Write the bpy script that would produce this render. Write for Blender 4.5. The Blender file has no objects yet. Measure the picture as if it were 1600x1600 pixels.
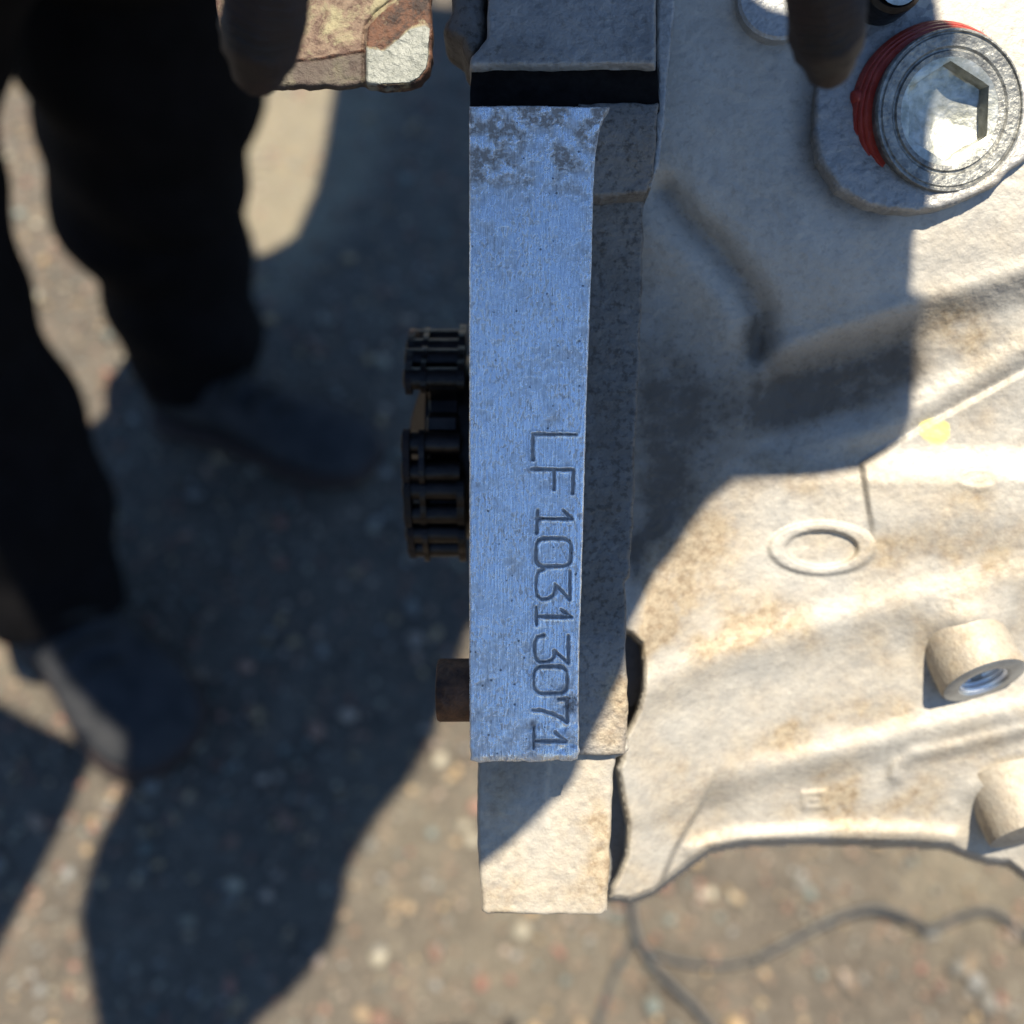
import bpy, bmesh, math, random
import numpy as np
from mathutils import Vector, Matrix, Euler
random.seed(7); np.random.seed(7)
R = math.radians
scene = bpy.context.scene
col = scene.collection

# ------------------------------------------------------------------ camera, sky, sun
CAM_H, TILT, D0 = 1.00, 36.0, 0.136           # camera height, tilt off the vertical, distance to the machined pad
cam_d = bpy.data.cameras.new('camera'); cam = bpy.data.objects.new('camera', cam_d); col.objects.link(cam)
cam.location = (0, 0, CAM_H); cam.rotation_euler = (R(TILT), 0, 0)
cam_d.sensor_width = 36; cam_d.lens = 36; cam_d.clip_start = 0.005; cam_d.clip_end = 200
cam_d.dof.use_dof = True; cam_d.dof.focus_distance = D0 + 0.002; cam_d.dof.aperture_fstop = 14
cam_d.dof.aperture_blades = 0
scene.camera = cam

ZEN, AZ = 7.1, 94.0                           # sun: degrees off the zenith, azimuth from +Y towards +X
S = Vector((math.sin(R(ZEN))*math.sin(R(AZ)), math.sin(R(ZEN))*math.cos(R(AZ)), math.cos(R(ZEN))))
world = bpy.data.worlds.new('World'); scene.world = world; world.use_nodes = True
wn = world.node_tree; wn.nodes.clear()
sky = wn.nodes.new('ShaderNodeTexSky'); sky.sky_type = 'NISHITA'; sky.sun_disc = False
sky.sun_elevation = R(90-ZEN); sky.sun_rotation = R(AZ); sky.air_density = 1.0; sky.dust_density = 0.0; sky.ozone_density = 7.0
bg = wn.nodes.new('ShaderNodeBackground'); bg.inputs['Strength'].default_value = 0.084
wo = wn.nodes.new('ShaderNodeOutputWorld')
wn.links.new(sky.outputs[0], bg.inputs[0]); wn.links.new(bg.outputs[0], wo.inputs[0])
sun_d = bpy.data.lights.new('sun', 'SUN'); sun_d.energy = 5.0; sun_d.angle = R(0.5); sun_d.color = (1.0, 0.92, 0.76)
sun = bpy.data.objects.new('sun', sun_d); col.objects.link(sun)
sun.rotation_euler = S.to_track_quat('Z', 'Y').to_euler()
scene.view_settings.view_transform = 'Standard'; scene.view_settings.look = 'None'
scene.view_settings.exposure = 1.3; scene.view_settings.gamma = 1.0

# ------------------------------------------------------------------ coordinates
RX = Matrix.Rotation(R(TILT), 4, 'X')
CAMM = Matrix.Translation((0, 0, CAM_H)) @ RX
EM = CAMM @ Matrix.Translation((0, 0, -D0))    # the engine's own frame: x right, y up the pad, z out of the machined pad
def E(u, v, t=0.0):                            # point of the engine frame, t metres below the pad face
    d = D0 + t
    return Vector(((u-800)/1600*d, (800-v)/1600*d, -t))
def W(u, v, d): return CAMM @ Vector(((u-800)/1600*d, (800-v)/1600*d, -d))
def G(u, v, z=0.0):
    r = (CAMM.to_3x3() @ Vector(((u-800)/1600, (800-v)/1600, -1)))
    k = (z-CAM_H)/r.z
    return Vector((0, 0, CAM_H)) + r*k

# ------------------------------------------------------------------ tagging
def tag(o, label=None, cat=None, group=None, kind=None):
    if label: o['label'] = label
    if cat: o['category'] = cat
    if group: o['group'] = group
    if kind: o['kind'] = kind
    return o
def empty(name, m):
    o = bpy.data.objects.new(name, None); col.objects.link(o); o.matrix_world = m; o.empty_display_size = .02
    return o
def link(name, me, mat=None, parent=None, smooth=True):
    o = bpy.data.objects.new(name, me); col.objects.link(o)
    if mat is not None: me.materials.append(mat)
    if parent is not None: o.parent = parent
    if smooth and len(me.polygons): me.polygons.foreach_set('use_smooth', [True]*len(me.polygons))
    return o

# ------------------------------------------------------------------ materials
class NT:
    k = .58                                     # overall albedo level of the painted-in colours
    def __init__(s, name):
        s.m = bpy.data.materials.new(name); s.m.use_nodes = True; s.t = s.m.node_tree; s.t.nodes.clear()
        s.out = s.t.nodes.new('ShaderNodeOutputMaterial'); s.b = s.t.nodes.new('ShaderNodeBsdfPrincipled')
        s.t.links.new(s.b.outputs[0], s.out.inputs[0])
        s.co = s.t.nodes.new('ShaderNodeTexCoord').outputs['Object']
    def set(s, k, v):
        if hasattr(v, 'is_output'): s.t.links.new(v, s.b.inputs[k])
        else: s.b.inputs[k].default_value = v
    def n(s, typ, ins={}, out=0, **props):
        nd = s.t.nodes.new(typ)
        for k, v in props.items(): setattr(nd, k, v)
        for k, v in ins.items():
            if hasattr(v, 'is_output'): s.t.links.new(v, nd.inputs[k])
            else: nd.inputs[k].default_value = v
        return nd.outputs[out]
    def mapping(s, sc, rot=(0,0,0), loc=(0,0,0)):
        return s.n('ShaderNodeMapping', {'Vector': s.co, 'Scale': sc, 'Rotation': rot, 'Location': loc})
    def noise(s, scale, detail=4, rough=.55, vec=None, dist=0):
        return s.n('ShaderNodeTexNoise', {'Vector': vec or s.co, 'Scale': scale, 'Detail': detail, 'Roughness': rough, 'Distortion': dist})
    def vor(s, scale, vec=None, out=0, rnd=1.0):
        return s.n('ShaderNodeTexVoronoi', {'Vector': vec or s.co, 'Scale': scale, 'Randomness': rnd}, out=out)
    def ramp(s, f, a, b, c0=0.0, c1=1.0):
        return s.n('ShaderNodeMapRange', {0: f, 1: a, 2: b, 3: c0, 4: c1})
    def math(s, op, a, b=0.0, c=0.0):
        return s.n('ShaderNodeMath', {0: a, 1: b, 2: c}, operation=op)
    def mix(s, f, a, b, blend='MIX'):
        nd = s.t.nodes.new('ShaderNodeMix'); nd.data_type = 'RGBA'; nd.blend_type = blend
        for i, v in ((0, f), (6, a), (7, b)):
            if hasattr(v, 'is_output'): s.t.links.new(v, nd.inputs[i])
            else: nd.inputs[i].default_value = (v if i == 0 else (v[0]*s.k, v[1]*s.k, v[2]*s.k, 1))
        return nd.outputs[2]
    def attr(s, name): return s.n('ShaderNodeAttribute', {}, out=2, attribute_name=name)
    def attrc(s, name): return s.n('ShaderNodeAttribute', {}, out=0, attribute_name=name)
    def bump(s, h, strength=.5, dist=.001, prev=None):
        ins = {'Strength': strength, 'Distance': dist, 'Height': h}
        if prev is not None: ins['Normal'] = prev
        return s.n('ShaderNodeBump', ins)

def cast_alu(name, tan=1.0, grit=1.0, base=(.64, .60, .53), rough=.6, metal=.25, dark=0.0):
    m = NT(name)
    n1 = m.noise(70, 5); n2 = m.noise(260, 5, .6); n3 = m.noise(900, 3, .7)
    c = m.mix(m.ramp(n2, .35, .65), tuple(x*.86 for x in base), tuple(min(1, x*1.10) for x in base))
    # ochre residue: broad patches from the mesh, broken up by noise
    dt = m.attr('dirt')
    f = m.math('ADD', m.math('MULTIPLY', dt, 1.05), m.math('MULTIPLY', m.ramp(n1, .40, .75), .35*tan))
    f = m.math('MULTIPLY', f, m.ramp(n2, .28, .62, .35, 1.0))
    f = m.n('ShaderNodeClamp', {0: f, 1: 0.0, 2: .9})
    c = m.mix(f, c, m.mix(m.ramp(m.noise(600, 5, .75), .38, .58), (.36, .25, .14), (.58, .46, .30)))
    gr = m.attr('grime_shade')  # dirt and painted shade share this mask
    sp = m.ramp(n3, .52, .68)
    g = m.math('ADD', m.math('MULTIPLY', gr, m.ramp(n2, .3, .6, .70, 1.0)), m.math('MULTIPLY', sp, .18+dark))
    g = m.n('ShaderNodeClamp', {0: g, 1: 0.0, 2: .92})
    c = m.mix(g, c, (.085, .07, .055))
    yp = m.math('MULTIPLY', m.attr('paint'), m.ramp(n2, .38, .5))
    c = m.mix(yp, c, (1.2, 1.0, .32))
    m.set('Base Color', c); m.set('Metallic', metal); m.set('Roughness', m.ramp(n2, .3, .7, rough-.08, rough+.14))
    h = m.math('ADD', m.noise(1150, 3, .6), m.math('MULTIPLY', m.noise(330, 3), .45))
    m.set('Normal', m.bump(h, .75*grit, .00028))
    return m.m
M = {}
M['cast'] = cast_alu('sand_cast_aluminium', grit=.75)
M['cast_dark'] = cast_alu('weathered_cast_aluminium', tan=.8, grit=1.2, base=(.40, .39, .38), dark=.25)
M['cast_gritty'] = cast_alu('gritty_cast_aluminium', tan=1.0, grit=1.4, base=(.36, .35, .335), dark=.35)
M['boss_face'] = cast_alu('rough_machined_aluminium', tan=.5, grit=1.3, base=(.52, .52, .51), rough=.45, dark=.1)

def pad_mat():
    m = NT('brushed_machined_aluminium'); m.k = 1.0
    st = m.noise(1.0, 5, .7, vec=m.mapping((5200, 300, 500)))
    st2 = m.noise(1.0, 4, .6, vec=m.mapping((2100, 110, 200)))
    n2 = m.noise(330, 5, .65); n3 = m.noise(1300, 4, .7); nb = m.noise(110, 3)
    gr = m.attr('grime_shade'); gv = m.attr('groove')
    c = m.mix(m.ramp(st, .40, .60), (.66, .72, .78), (.99, .99, .99))
    c = m.mix(m.ramp(st2, .3, .7, 0, .35), c, (.80, .84, .90))
    # scattered corrosion specks everywhere, grey-brown bloom where the mesh says so
    sp = m.math('MULTIPLY', m.ramp(m.noise(1.0, 5, .7, vec=m.mapping((2300, 1000, 1500))), .52, .62), m.ramp(m.noise(200, 4, .6), .36, .60, .25, 1.0))
    c = m.mix(m.math('MULTIPLY', sp, .58), c, (.22, .25, .32))
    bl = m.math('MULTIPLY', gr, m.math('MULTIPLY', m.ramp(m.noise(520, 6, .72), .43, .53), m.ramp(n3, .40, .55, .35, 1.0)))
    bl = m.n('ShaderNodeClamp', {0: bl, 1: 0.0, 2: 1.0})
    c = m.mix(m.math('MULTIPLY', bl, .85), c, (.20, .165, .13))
    pit = m.math('LESS_THAN', m.vor(560, out=0), .095)
    pit = m.math('MULTIPLY', pit, m.math('GREATER_THAN', m.noise(190, 2), .47))
    c = m.mix(m.math('MULTIPLY', pit, .8), c, (.06, .06, .075))
    c = m.mix(m.math('MULTIPLY', gv, .68), c, (.13, .105, .095))
    dull = m.math('MAXIMUM', m.math('MAXIMUM', bl, gv), m.math('MULTIPLY', sp, .5))
    m.set('Base Color', c); m.set('Metallic', m.ramp(dull, 0, 1, 1.0, .15))
    m.set('Roughness', m.ramp(dull, 0, 1, .22, .8))
    h = m.math('ADD', m.math('ADD', m.math('MULTIPLY', st, 1.0), m.math('MULTIPLY', st2, .5)), m.math('MULTIPLY', dull, -.9))
    h = m.math('ADD', h, m.math('MULTIPLY', n3, .15))
    m.set('Normal', m.bump(h, .85, .00018))
    return m.m
M['pad'] = pad_mat()

def simple(name, c0, c1, rough=.6, metal=0.0, scale=200, bump=.3, dist=.0004, bscale=None, spec=.5):
    m = NT(name); n = m.noise(scale, 5, .6)
    m.set('Base Color', m.mix(m.ramp(n, .35, .65), c0, c1)); m.set('Roughness', rough); m.set('Metallic', metal)
    m.set('Specular IOR Level', spec)
    m.set('Normal', m.bump(m.noise(bscale or scale*2, 4), bump, dist))
    return m.m
M['gap_fill'] = simple('matte_black_fill', (.006, .005, .005), (.016, .014, .013), .9, 0, 500, .5, spec=.08)
M['oily'] = simple('oily_black_steel', (.012, .009, .008), (.035, .026, .022), .38, .6, 300, .4)
M['sealant'] = simple('red_thread_sealant', (.42, .035, .018), (.55, .065, .035), .42, 0, 500, .5)
M['plug'] = simple('dull_zinc_steel', (.20, .20, .19), (.50, .49, .44), .5, .6, 700, .7, .0004)
M['plug_bright'] = simple('worn_bright_steel', (.42, .42, .35), (.80, .80, .73), .42, .7, 520, .35, .0004)
M['zinc'] = simple('bright_zinc_thread', (1.2, 1.2, 1.2), (1.4, 1.4, 1.4), .3, .3, 300, .2)
M['steel_ring'] = simple('grey_steel_ring', (.45, .48, .52), (.62, .66, .70), .4, .8, 300, .3)
M['rust_dark'] = simple('dark_rusty_steel', (.008, .006, .0065), (.030, .014, .013), .7, .2, 160, .8, .001)
M['rust_pin'] = simple('rusty_steel_pin', (.05, .022, .014), (.22, .095, .04), .6, .4, 420, .8, .0005)
M['trousers'] = simple('black_work_trousers', (.0035, .0032, .0036), (.008, .007, .008), .95, 0, 30, .6, .004, 300, .1)
M['shadow_caster'] = simple('dark_shadow_caster', (.012, .013, .02), (.02, .021, .03), .9, 0, 30, .6, .004, 300, .2)  # for the added shadow slabs and sky-blocking masses
M['shoe'] = simple('dark_grey_suede', (.03, .032, .036), (.06, .06, .064), .9, 0, 40, .7, .002, 400, .2)
M['sole'] = simple('brown_rubber_sole', (.028, .014, .011), (.045, .022, .017), .8, 0, 60, .4)
M['lace'] = simple('black_laces', (.004, .004, .004), (.008, .008, .008), .9, 0, 300, .4)
M['skin'] = simple('skin', (.45, .27, .19), (.52, .33, .24), .5, 0, 90, .3)
M['phone'] = simple('black_phone_glass', (.012, .012, .014), (.016, .016, .018), .2, 0, 90, .05)
M['cable'] = simple('black_cable_sheath', (.012, .014, .018), (.025, .03, .034), .5, 0, 60, .2)

def bracket_mat():
    m = NT('flaking_paint_over_rust')
    n1 = m.noise(120, 6, .65); n2 = m.noise(520, 5, .7); n3 = m.noise(1500, 3, .7)
    c = m.mix(m.ramp(n2, .4, .6), (.12, .062, .042), (.27, .185, .125))
    c = m.mix(m.ramp(m.noise(210, 6, .7, dist=.6), .48, .60), c, (.36, .31, .18))
    pt = m.math('MULTIPLY', m.attr('paint'), 1.0)
    fl = m.math('SUBTRACT', pt, m.math('MULTIPLY', m.attr('dirt'), m.ramp(n1, .40, .52)))
    fl = m.n('ShaderNodeClamp', {0: m.ramp(fl, .35, .55), 1: 0., 2: 1.})
    c = m.mix(fl, c, m.mix(m.ramp(n2, .35, .65), (.22, .23, .20), (.36, .37, .33)))
    rs = m.ramp(m.math('ADD', m.math('MULTIPLY', m.attr('dirt'), .5), m.noise(260, 7, .7)), .80, .90)
    rs = m.n('ShaderNodeClamp', {0: rs, 1: 0., 2: 1.})
    c = m.mix(rs, c, m.mix(m.ramp(m.noise(380, 6, .75), .42, .58), (.035, .016, .010), (.15, .06, .028)))
    gr = m.attr('grime_shade')
    c = m.mix(m.math('MULTIPLY', gr, m.ramp(n2, .2, .6, .6, .95)), c, (.075, .06, .05))
    m.set('Base Color', c); m.set('Roughness', m.ramp(fl, 0, 1, .75, .5)); m.set('Metallic', .05)
    m.set('Normal', m.bump(m.math('ADD', m.math('ADD', n2, m.math('MULTIPLY', n3, .5)), m.math('MULTIPLY', fl, .8)), .9, .0005))
    return m.m
M['bracket'] = bracket_mat()

def ground_mat():
    m = NT('worn_asphalt')
    n1 = m.noise(2.2, 4); n2 = m.noise(18, 6, .65); n3 = m.noise(120, 5, .7); n4 = m.noise(420, 3)
    c = m.mix(m.ramp(n2, .3, .7), (.070, .058, .046), (.178, .150, .116))
    c = m.mix(m.ramp(n3, .45, .68), c, (.20, .17, .135))
    v = m.vor(95, out=1)
    vd = m.vor(95, out=0)
    stone = m.math('MULTIPLY', m.math('LESS_THAN', vd, .36), m.math('GREATER_THAN', m.noise(60, 2), .50))
    hs = m.n('ShaderNodeSeparateColor', {0: v}, out=0)
    sc_ = m.mix(hs, (.30, .17, .11), (.27, .25, .19))
    c = m.mix(m.math('MULTIPLY', stone, .7), c, sc_)
    sand = m.n('ShaderNodeClamp', {0: m.math('MULTIPLY', m.attr('sand'), m.ramp(n2, .25, .6, .6, 1.)), 1: 0., 2: 1.})
    c = m.mix(sand, c, m.mix(m.ramp(n3, .35, .7), (.26, .22, .155), (.36, .31, .21)))
    m.set('Base Color', c); m.set('Roughness', .9); m.set('Specular IOR Level', .3)
    h = m.math('ADD', m.math('MULTIPLY', n3, 1.0), m.math('MULTIPLY', vd, -.9))
    m.set('Normal', m.bump(h, .8, .006))
    return m.m
M['ground'] = ground_mat()
def pebble_mat():
    m = NT('mixed_pebbles'); c = m.attrc('tint')
    m.set('Base Color', m.mix(m.ramp(m.noise(200, 4), .3, .7, 0, .35), c, (.12, .10, .08))); m.set('Roughness', .75)
    return m.m
M['pebble'] = pebble_mat()

# ------------------------------------------------------------------ numeric helpers
def sdf(U, V, P):                               # signed distance (px) to a polygon, negative inside
    P = np.array(P, float); d = np.full(U.shape, 1e18); inside = np.zeros(U.shape, bool)
    for i in range(len(P)):
        a = P[i]; b = P[(i+1) % len(P)]; e = b-a
        wu, wv = U-a[0], V-a[1]
        k = np.clip((wu*e[0]+wv*e[1])/max(1e-9, e@e), 0, 1)
        d = np.minimum(d, (wu-k*e[0])**2+(wv-k*e[1])**2)
        c = ((a[1] > V) != (b[1] > V)) & (U < (b[0]-a[0])*(V-a[1])/((b[1]-a[1]) if b[1] != a[1] else 1e-9)+a[0])
        inside ^= c
    return np.where(inside, -1, 1)*np.sqrt(d)
def pl(U, V, P):                                # distance to an open polyline
    P = np.array(P, float); d = np.full(U.shape, 1e18)
    for i in range(len(P)-1):
        a, b = P[i], P[i+1]; e = b-a
        wu, wv = U-a[0], V-a[1]; k = np.clip((wu*e[0]+wv*e[1])/max(1e-9, e@e), 0, 1)
        d = np.minimum(d, (wu-k*e[0])**2+(wv-k*e[1])**2)
    return np.sqrt(d)
def ss(x, a, b):
    t = np.clip((x-a)/(b-a), 0, 1); return t*t*(3-2*t)
def ga(d, w): return np.exp(-(d/w)**2)
def blob(U, V, cx, cy, rx, ry, ang=0):
    c, s = math.cos(R(ang)), math.sin(R(ang)); x = (U-cx)*c+(V-cy)*s; y = -(U-cx)*s+(V-cy)*c
    return np.exp(-((x/rx)**2+(y/ry)**2))
def fnoise(shape, sig, seed):
    r = np.random.RandomState(seed).randn(*shape); f = np.fft.rfft2(r)
    ky = np.fft.fftfreq(shape[0])[:, None]; kx = np.fft.rfftfreq(shape[1])[None]
    f *= np.exp(-2*(math.pi*sig)**2*(kx**2+ky**2)); r = np.fft.irfft2(f, s=shape)
    return r/r.std()
def grid_mesh(name, X, Y, Z, keep, attrs={}, wall=None):   # grid arrays -> mesh, faces only where keep
    h, w = X.shape; idx = np.arange(h*w).reshape(h, w)
    q = np.stack([idx[:-1, :-1], idx[1:, :-1], idx[1:, 1:], idx[:-1, 1:]], -1)
    kf = keep[:-1, :-1] & keep[1:, :-1] & keep[1:, 1:] & keep[:-1, 1:]
    q = q[kf]; used = np.unique(q); mp = np.full(h*w, -1); mp[used] = np.arange(len(used)); q = mp[q]
    co = np.stack([X.ravel()[used], Y.ravel()[used], Z.ravel()[used]], -1)
    src = np.arange(len(co))
    if wall is not None:                        # straight walls hung from the open border
        ed = np.concatenate([q[:, [0, 1]], q[:, [1, 2]], q[:, [2, 3]], q[:, [3, 0]]]); N_ = len(co)
        key = ed[:, 0].astype(np.int64)*N_+ed[:, 1]; rev = ed[:, 1].astype(np.int64)*N_+ed[:, 0]
        be = ed[~np.isin(key, rev)]; bv = np.unique(be); mp2 = np.full(N_, -1); mp2[bv] = N_+np.arange(len(bv))
        low = co[bv].copy(); low[:, 2] = -wall; co = np.concatenate([co, low]); src = np.concatenate([src, bv])
        q = np.concatenate([q, np.stack([be[:, 1], be[:, 0], mp2[be[:, 0]], mp2[be[:, 1]]], -1)])
    me = bpy.data.meshes.new(name); me.vertices.add(len(co)); me.vertices.foreach_set('co', co.ravel())
    n = len(q); me.loops.add(n*4); me.loops.foreach_set('vertex_index', q.ravel().astype(np.int32))
    me.polygons.add(n); me.polygons.foreach_set('loop_start', np.arange(0, n*4, 4, dtype=np.int32))
    me.polygons.foreach_set('loop_total', np.full(n, 4, dtype=np.int32))
    me.update(calc_edges=True); me.validate()
    for k, a in attrs.items():
        at = me.attributes.new(k, 'FLOAT', 'POINT'); at.data.foreach_set('value', a.ravel()[used][src].astype(np.float32))
    return me
def dense(P, step=6.0, jitter=0.0, rnd=None):   # resample a closed polygon (px)
    out = []
    for i in range(len(P)):
        a, b = Vector(P[i]), Vector(P[(i+1) % len(P)]); n = max(1, int((b-a).length/step))
        for k in range(n):
            p = a.lerp(b, k/n)
            if jitter: p = p+Vector((rnd.uniform(-1, 1), rnd.uniform(-1, 1)))*jitter
            out.append((p.x, p.y))
    return out
def smooth_poly(P, it=2):
    for _ in range(it):
        Q = []
        for i in range(len(P)):
            a, b = P[i], P[(i+1) % len(P)]
            Q.append((a[0]*.75+b[0]*.25, a[1]*.75+b[1]*.25)); Q.append((a[0]*.25+b[0]*.75, a[1]*.25+b[1]*.75))
        P = Q
    return P
def prism(name, P, t0, t1, mat, parent, bev=.0004, jitter=.5, seg=2, seed=1, step=8, topfn=None, attrfn=None):
    """a slab whose outline is P (pad pixels seen at depth t0), top face at depth t0, bottom at t1, bevelled edges"""
    rnd = random.Random(seed); Q = dense(P, step, jitter, rnd)
    bm = bmesh.new(); top = []; bot = []
    for (u, v) in Q:
        p = E(u, v, t0); top.append(bm.verts.new(p)); bot.append(bm.verts.new((p.x, p.y, -t1)))
    n = len(Q); ft = bm.faces.new(top[::-1]); bm.faces.new(bot)
    for i in range(n): bm.faces.new((top[i], top[(i+1) % n], bot[(i+1) % n], bot[i]))
    bmesh.ops.recalc_face_normals(bm, faces=bm.faces[:])
    if bev:
        es = [e for e in bm.edges if e.verts[0] in top and e.verts[1] in top]
        bmesh.ops.bevel(bm, geom=es, offset=bev, segments=seg, affect='EDGES', profile=.5, clamp_overlap=True)
    big = [f for f in bm.faces if len(f.verts) > 4]
    bmesh.ops.triangulate(bm, faces=big)
    me = bpy.data.meshes.new(name); bm.to_mesh(me); bm.free()
    if attrfn: 
        co = np.empty(len(me.vertices)*3); me.vertices.foreach_get('co', co); co = co.reshape(-1, 3)
        d = D0-co[:, 2]; U = 800+co[:, 0]/d*1600; V = 800-co[:, 1]/d*1600
        for k, a in attrfn(U, V).items():
            at = me.attributes.new(k, 'FLOAT', 'POINT'); at.data.foreach_set('value', a.astype(np.float32))
    o = link(name, me, mat, parent, smooth=False)
    for p in me.polygons: p.use_smooth = len(p.vertices) == 4 and p.area < 1e-6
    return o
def slab(name, P, tfn, t1, mat, parent, step=3.0, bev_px=4.0, round_mm=.0005, attrs=None, nz=.0, seed=3, hole=None):
    """finely gridded slab: top relief from tfn(U,V); rounded edge then straight wall to depth t1"""
    P = np.array(P, float); u0, v0 = P.min(0)-6; u1, v1 = P.max(0)+6
    U, V = np.meshgrid(np.arange(u0, u1+step, step), np.arange(v0, v1+step, step))
    d = sdf(U, V, P); d = d + (fnoise(U.shape, 2.5, seed)*.7 + fnoise(U.shape, 9, seed+1)*.6)*nz
    # pull the outermost ring of vertices onto the outline
    gv, gu = np.gradient(d, step); gl = np.maximum(1e-6, np.hypot(gu, gv))
    ring = (d > 0) & (d < 2.2*step)
    k = np.where(ring, d, 0); U2 = U-gu/gl*k; V2 = V-gv/gl*k
    t = tfn(U2, V2) if callable(tfn) else np.full(U.shape, float(tfn))
    if nz: t = t + fnoise(U.shape, 1.5, seed+2)*.00003*nz + fnoise(U.shape, 8, seed+5)*.00006*nz
    e = np.clip(1+d/bev_px, 0, 1); t = t + round_mm*(1-np.sqrt(np.clip(1-e*e, 0, 1)))
    ref = (tfn(U2, V2) if callable(tfn) else t*0+tfn)
    dd = D0 + ref
    X = (U2-800)/1600*dd; Y = (800-V2)/1600*dd
    Z = -t; keep = d < 1.5*step
    if hole: keep &= np.hypot(U-hole[0], V-hole[1]) > hole[2]
    at = {k: f(U2, V2) for k, f in (attrs or {}).items()}
    me = grid_mesh(name, X, Y, Z, keep, at, wall=t1)
    o = link(name, me, mat, parent); me.set_sharp_from_angle(angle=R(55)); return o
def lathe(name, prof, M4, mat, parent, n=48, smooth=True, jit=0, hexa=None):
    """prof: list of (r, z) from outside in or bottom up; M4 places it"""
    bm = bmesh.new(); rings = []
    for (r, z) in prof:
        if r < 1e-7: rings.append([bm.verts.new(M4 @ Vector((0, 0, z)))]); continue
        rr = []
        for i in range(n):
            a = 2*math.pi*i/n
            q = r*(1+jit*(math.sin(3*a+z*900)+math.sin(7*a+1.3+z*500))*.5)
            rr.append(bm.verts.new(M4 @ Vector((q*math.cos(a), q*math.sin(a), z))))
        rings.append(rr)
    for a, b in zip(rings, rings[1:]):
        if len(a) == 1 and len(b) == 1: continue
        for i in range(n):
            j = (i+1) % n
            if len(a) == 1: bm.faces.new((a[0], b[i], b[j]))
            elif len(b) == 1: bm.faces.new((a[i], b[0], a[j]))
            else: bm.faces.new((a[i], b[i], b[j], a[j]))
    bmesh.ops.recalc_face_normals(bm, faces=bm.faces[:])
    me = bpy.data.meshes.new(name); bm.to_mesh(me); bm.free()
    o = link(name, me, mat, parent, smooth)
    if smooth: 
        try: me.set_sharp_from_angle(angle=R(35))
        except Exception: pass
    return o
def frame(c, axis, xhint=Vector((1, 0, 0))):
    z = axis.normalized(); x = (xhint-z*xhint.dot(z)).normalized(); y = z.cross(x)
    return Matrix.Translation(c) @ Matrix((x, y, z)).transposed().to_4x4()
def tube(name, pts, r, mat, parent, n=10, closed=False):
    rings = []; bm = bmesh.new(); up = Vector((0, 0, 1))
    for i, p in enumerate(pts):
        a = pts[max(0, i-1)]; b = pts[min(len(pts)-1, i+1)]; t = (b-a).normalized()
        x = t.cross(up); x = x.normalized() if x.length > 1e-5 else Vector((1, 0, 0)); y = t.cross(x)
        q = r(i/(len(pts)-1)) if callable(r) else r
        rings.append([bm.verts.new(p+(x*math.cos(2*math.pi*k/n)+y*math.sin(2*math.pi*k/n))*q) for k in range(n)])
    for a, b in zip(rings, rings[1:]):
        for k in range(n): bm.faces.new((a[k], a[(k+1) % n], b[(k+1) % n], b[k]))
    bm.faces.new(rings[0][::-1]); bm.faces.new(rings[-1])
    bmesh.ops.recalc_face_normals(bm, faces=bm.faces[:])
    me = bpy.data.meshes.new(name); bm.to_mesh(me); bm.free()
    return link(name, me, mat, parent)
def spline(P, n=8):
    out = []; P = [Vector(p) for p in P]
    for i in range(len(P)-1):
        p0, p1, p2, p3 = P[max(0, i-1)], P[i], P[i+1], P[min(len(P)-1, i+2)]
        for k in range(n):
            t = k/n
            out.append(.5*((2*p1)+(p2-p0)*t+(2*p0-5*p1+4*p2-p3)*t*t+(3*p1-p0-3*p2+p3)*t**3))
    out.append(P[-1]); return out

# ------------------------------------------------------------------ ground
gx = np.unique(np.concatenate([np.linspace(-20, -1.6, 12), np.linspace(-1.6, 1.6, 160), np.linspace(1.6, 20, 12)]))
gy = np.unique(np.concatenate([np.linspace(-20, -1.2, 12), np.linspace(-1.2, 2.4, 180), np.linspace(2.4, 20, 12)]))
GX, GY = np.meshgrid(gx, gy)
gap = [G(380, 100), G(540, 100), G(520, 280), G(430, 430), G(360, 330)]
sandP = [(p.x, p.y) for p in [G(330, -300), G(700, -300), G(620, 120), G(560, 300), G(430, 460), G(350, 420), G(330, 200)]]
sd = sdf(GX, GY, sandP)
sand = 1-ss(sd, -.02, .05)
for (u, v, r_, k_) in ((60, 60, .13, .75), (120, 330, .05, .7), (20, 980, .05, .8), (800, 1480, .1, .25), (640, 1300, .09, .25), (1500, 1360, .07, .5)):
    p = G(u, v); sand = np.maximum(sand, k_*np.exp(-((GX-p.x)**2+(GY-p.y)**2)/r_**2))
me = grid_mesh('ground', GX, GY, fnoise(GX.shape, 3, 5)*.0012, np.ones(GX.shape, bool), {'sand': sand})
ground = tag(link('ground', me, M['ground']), kind='structure')

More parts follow.
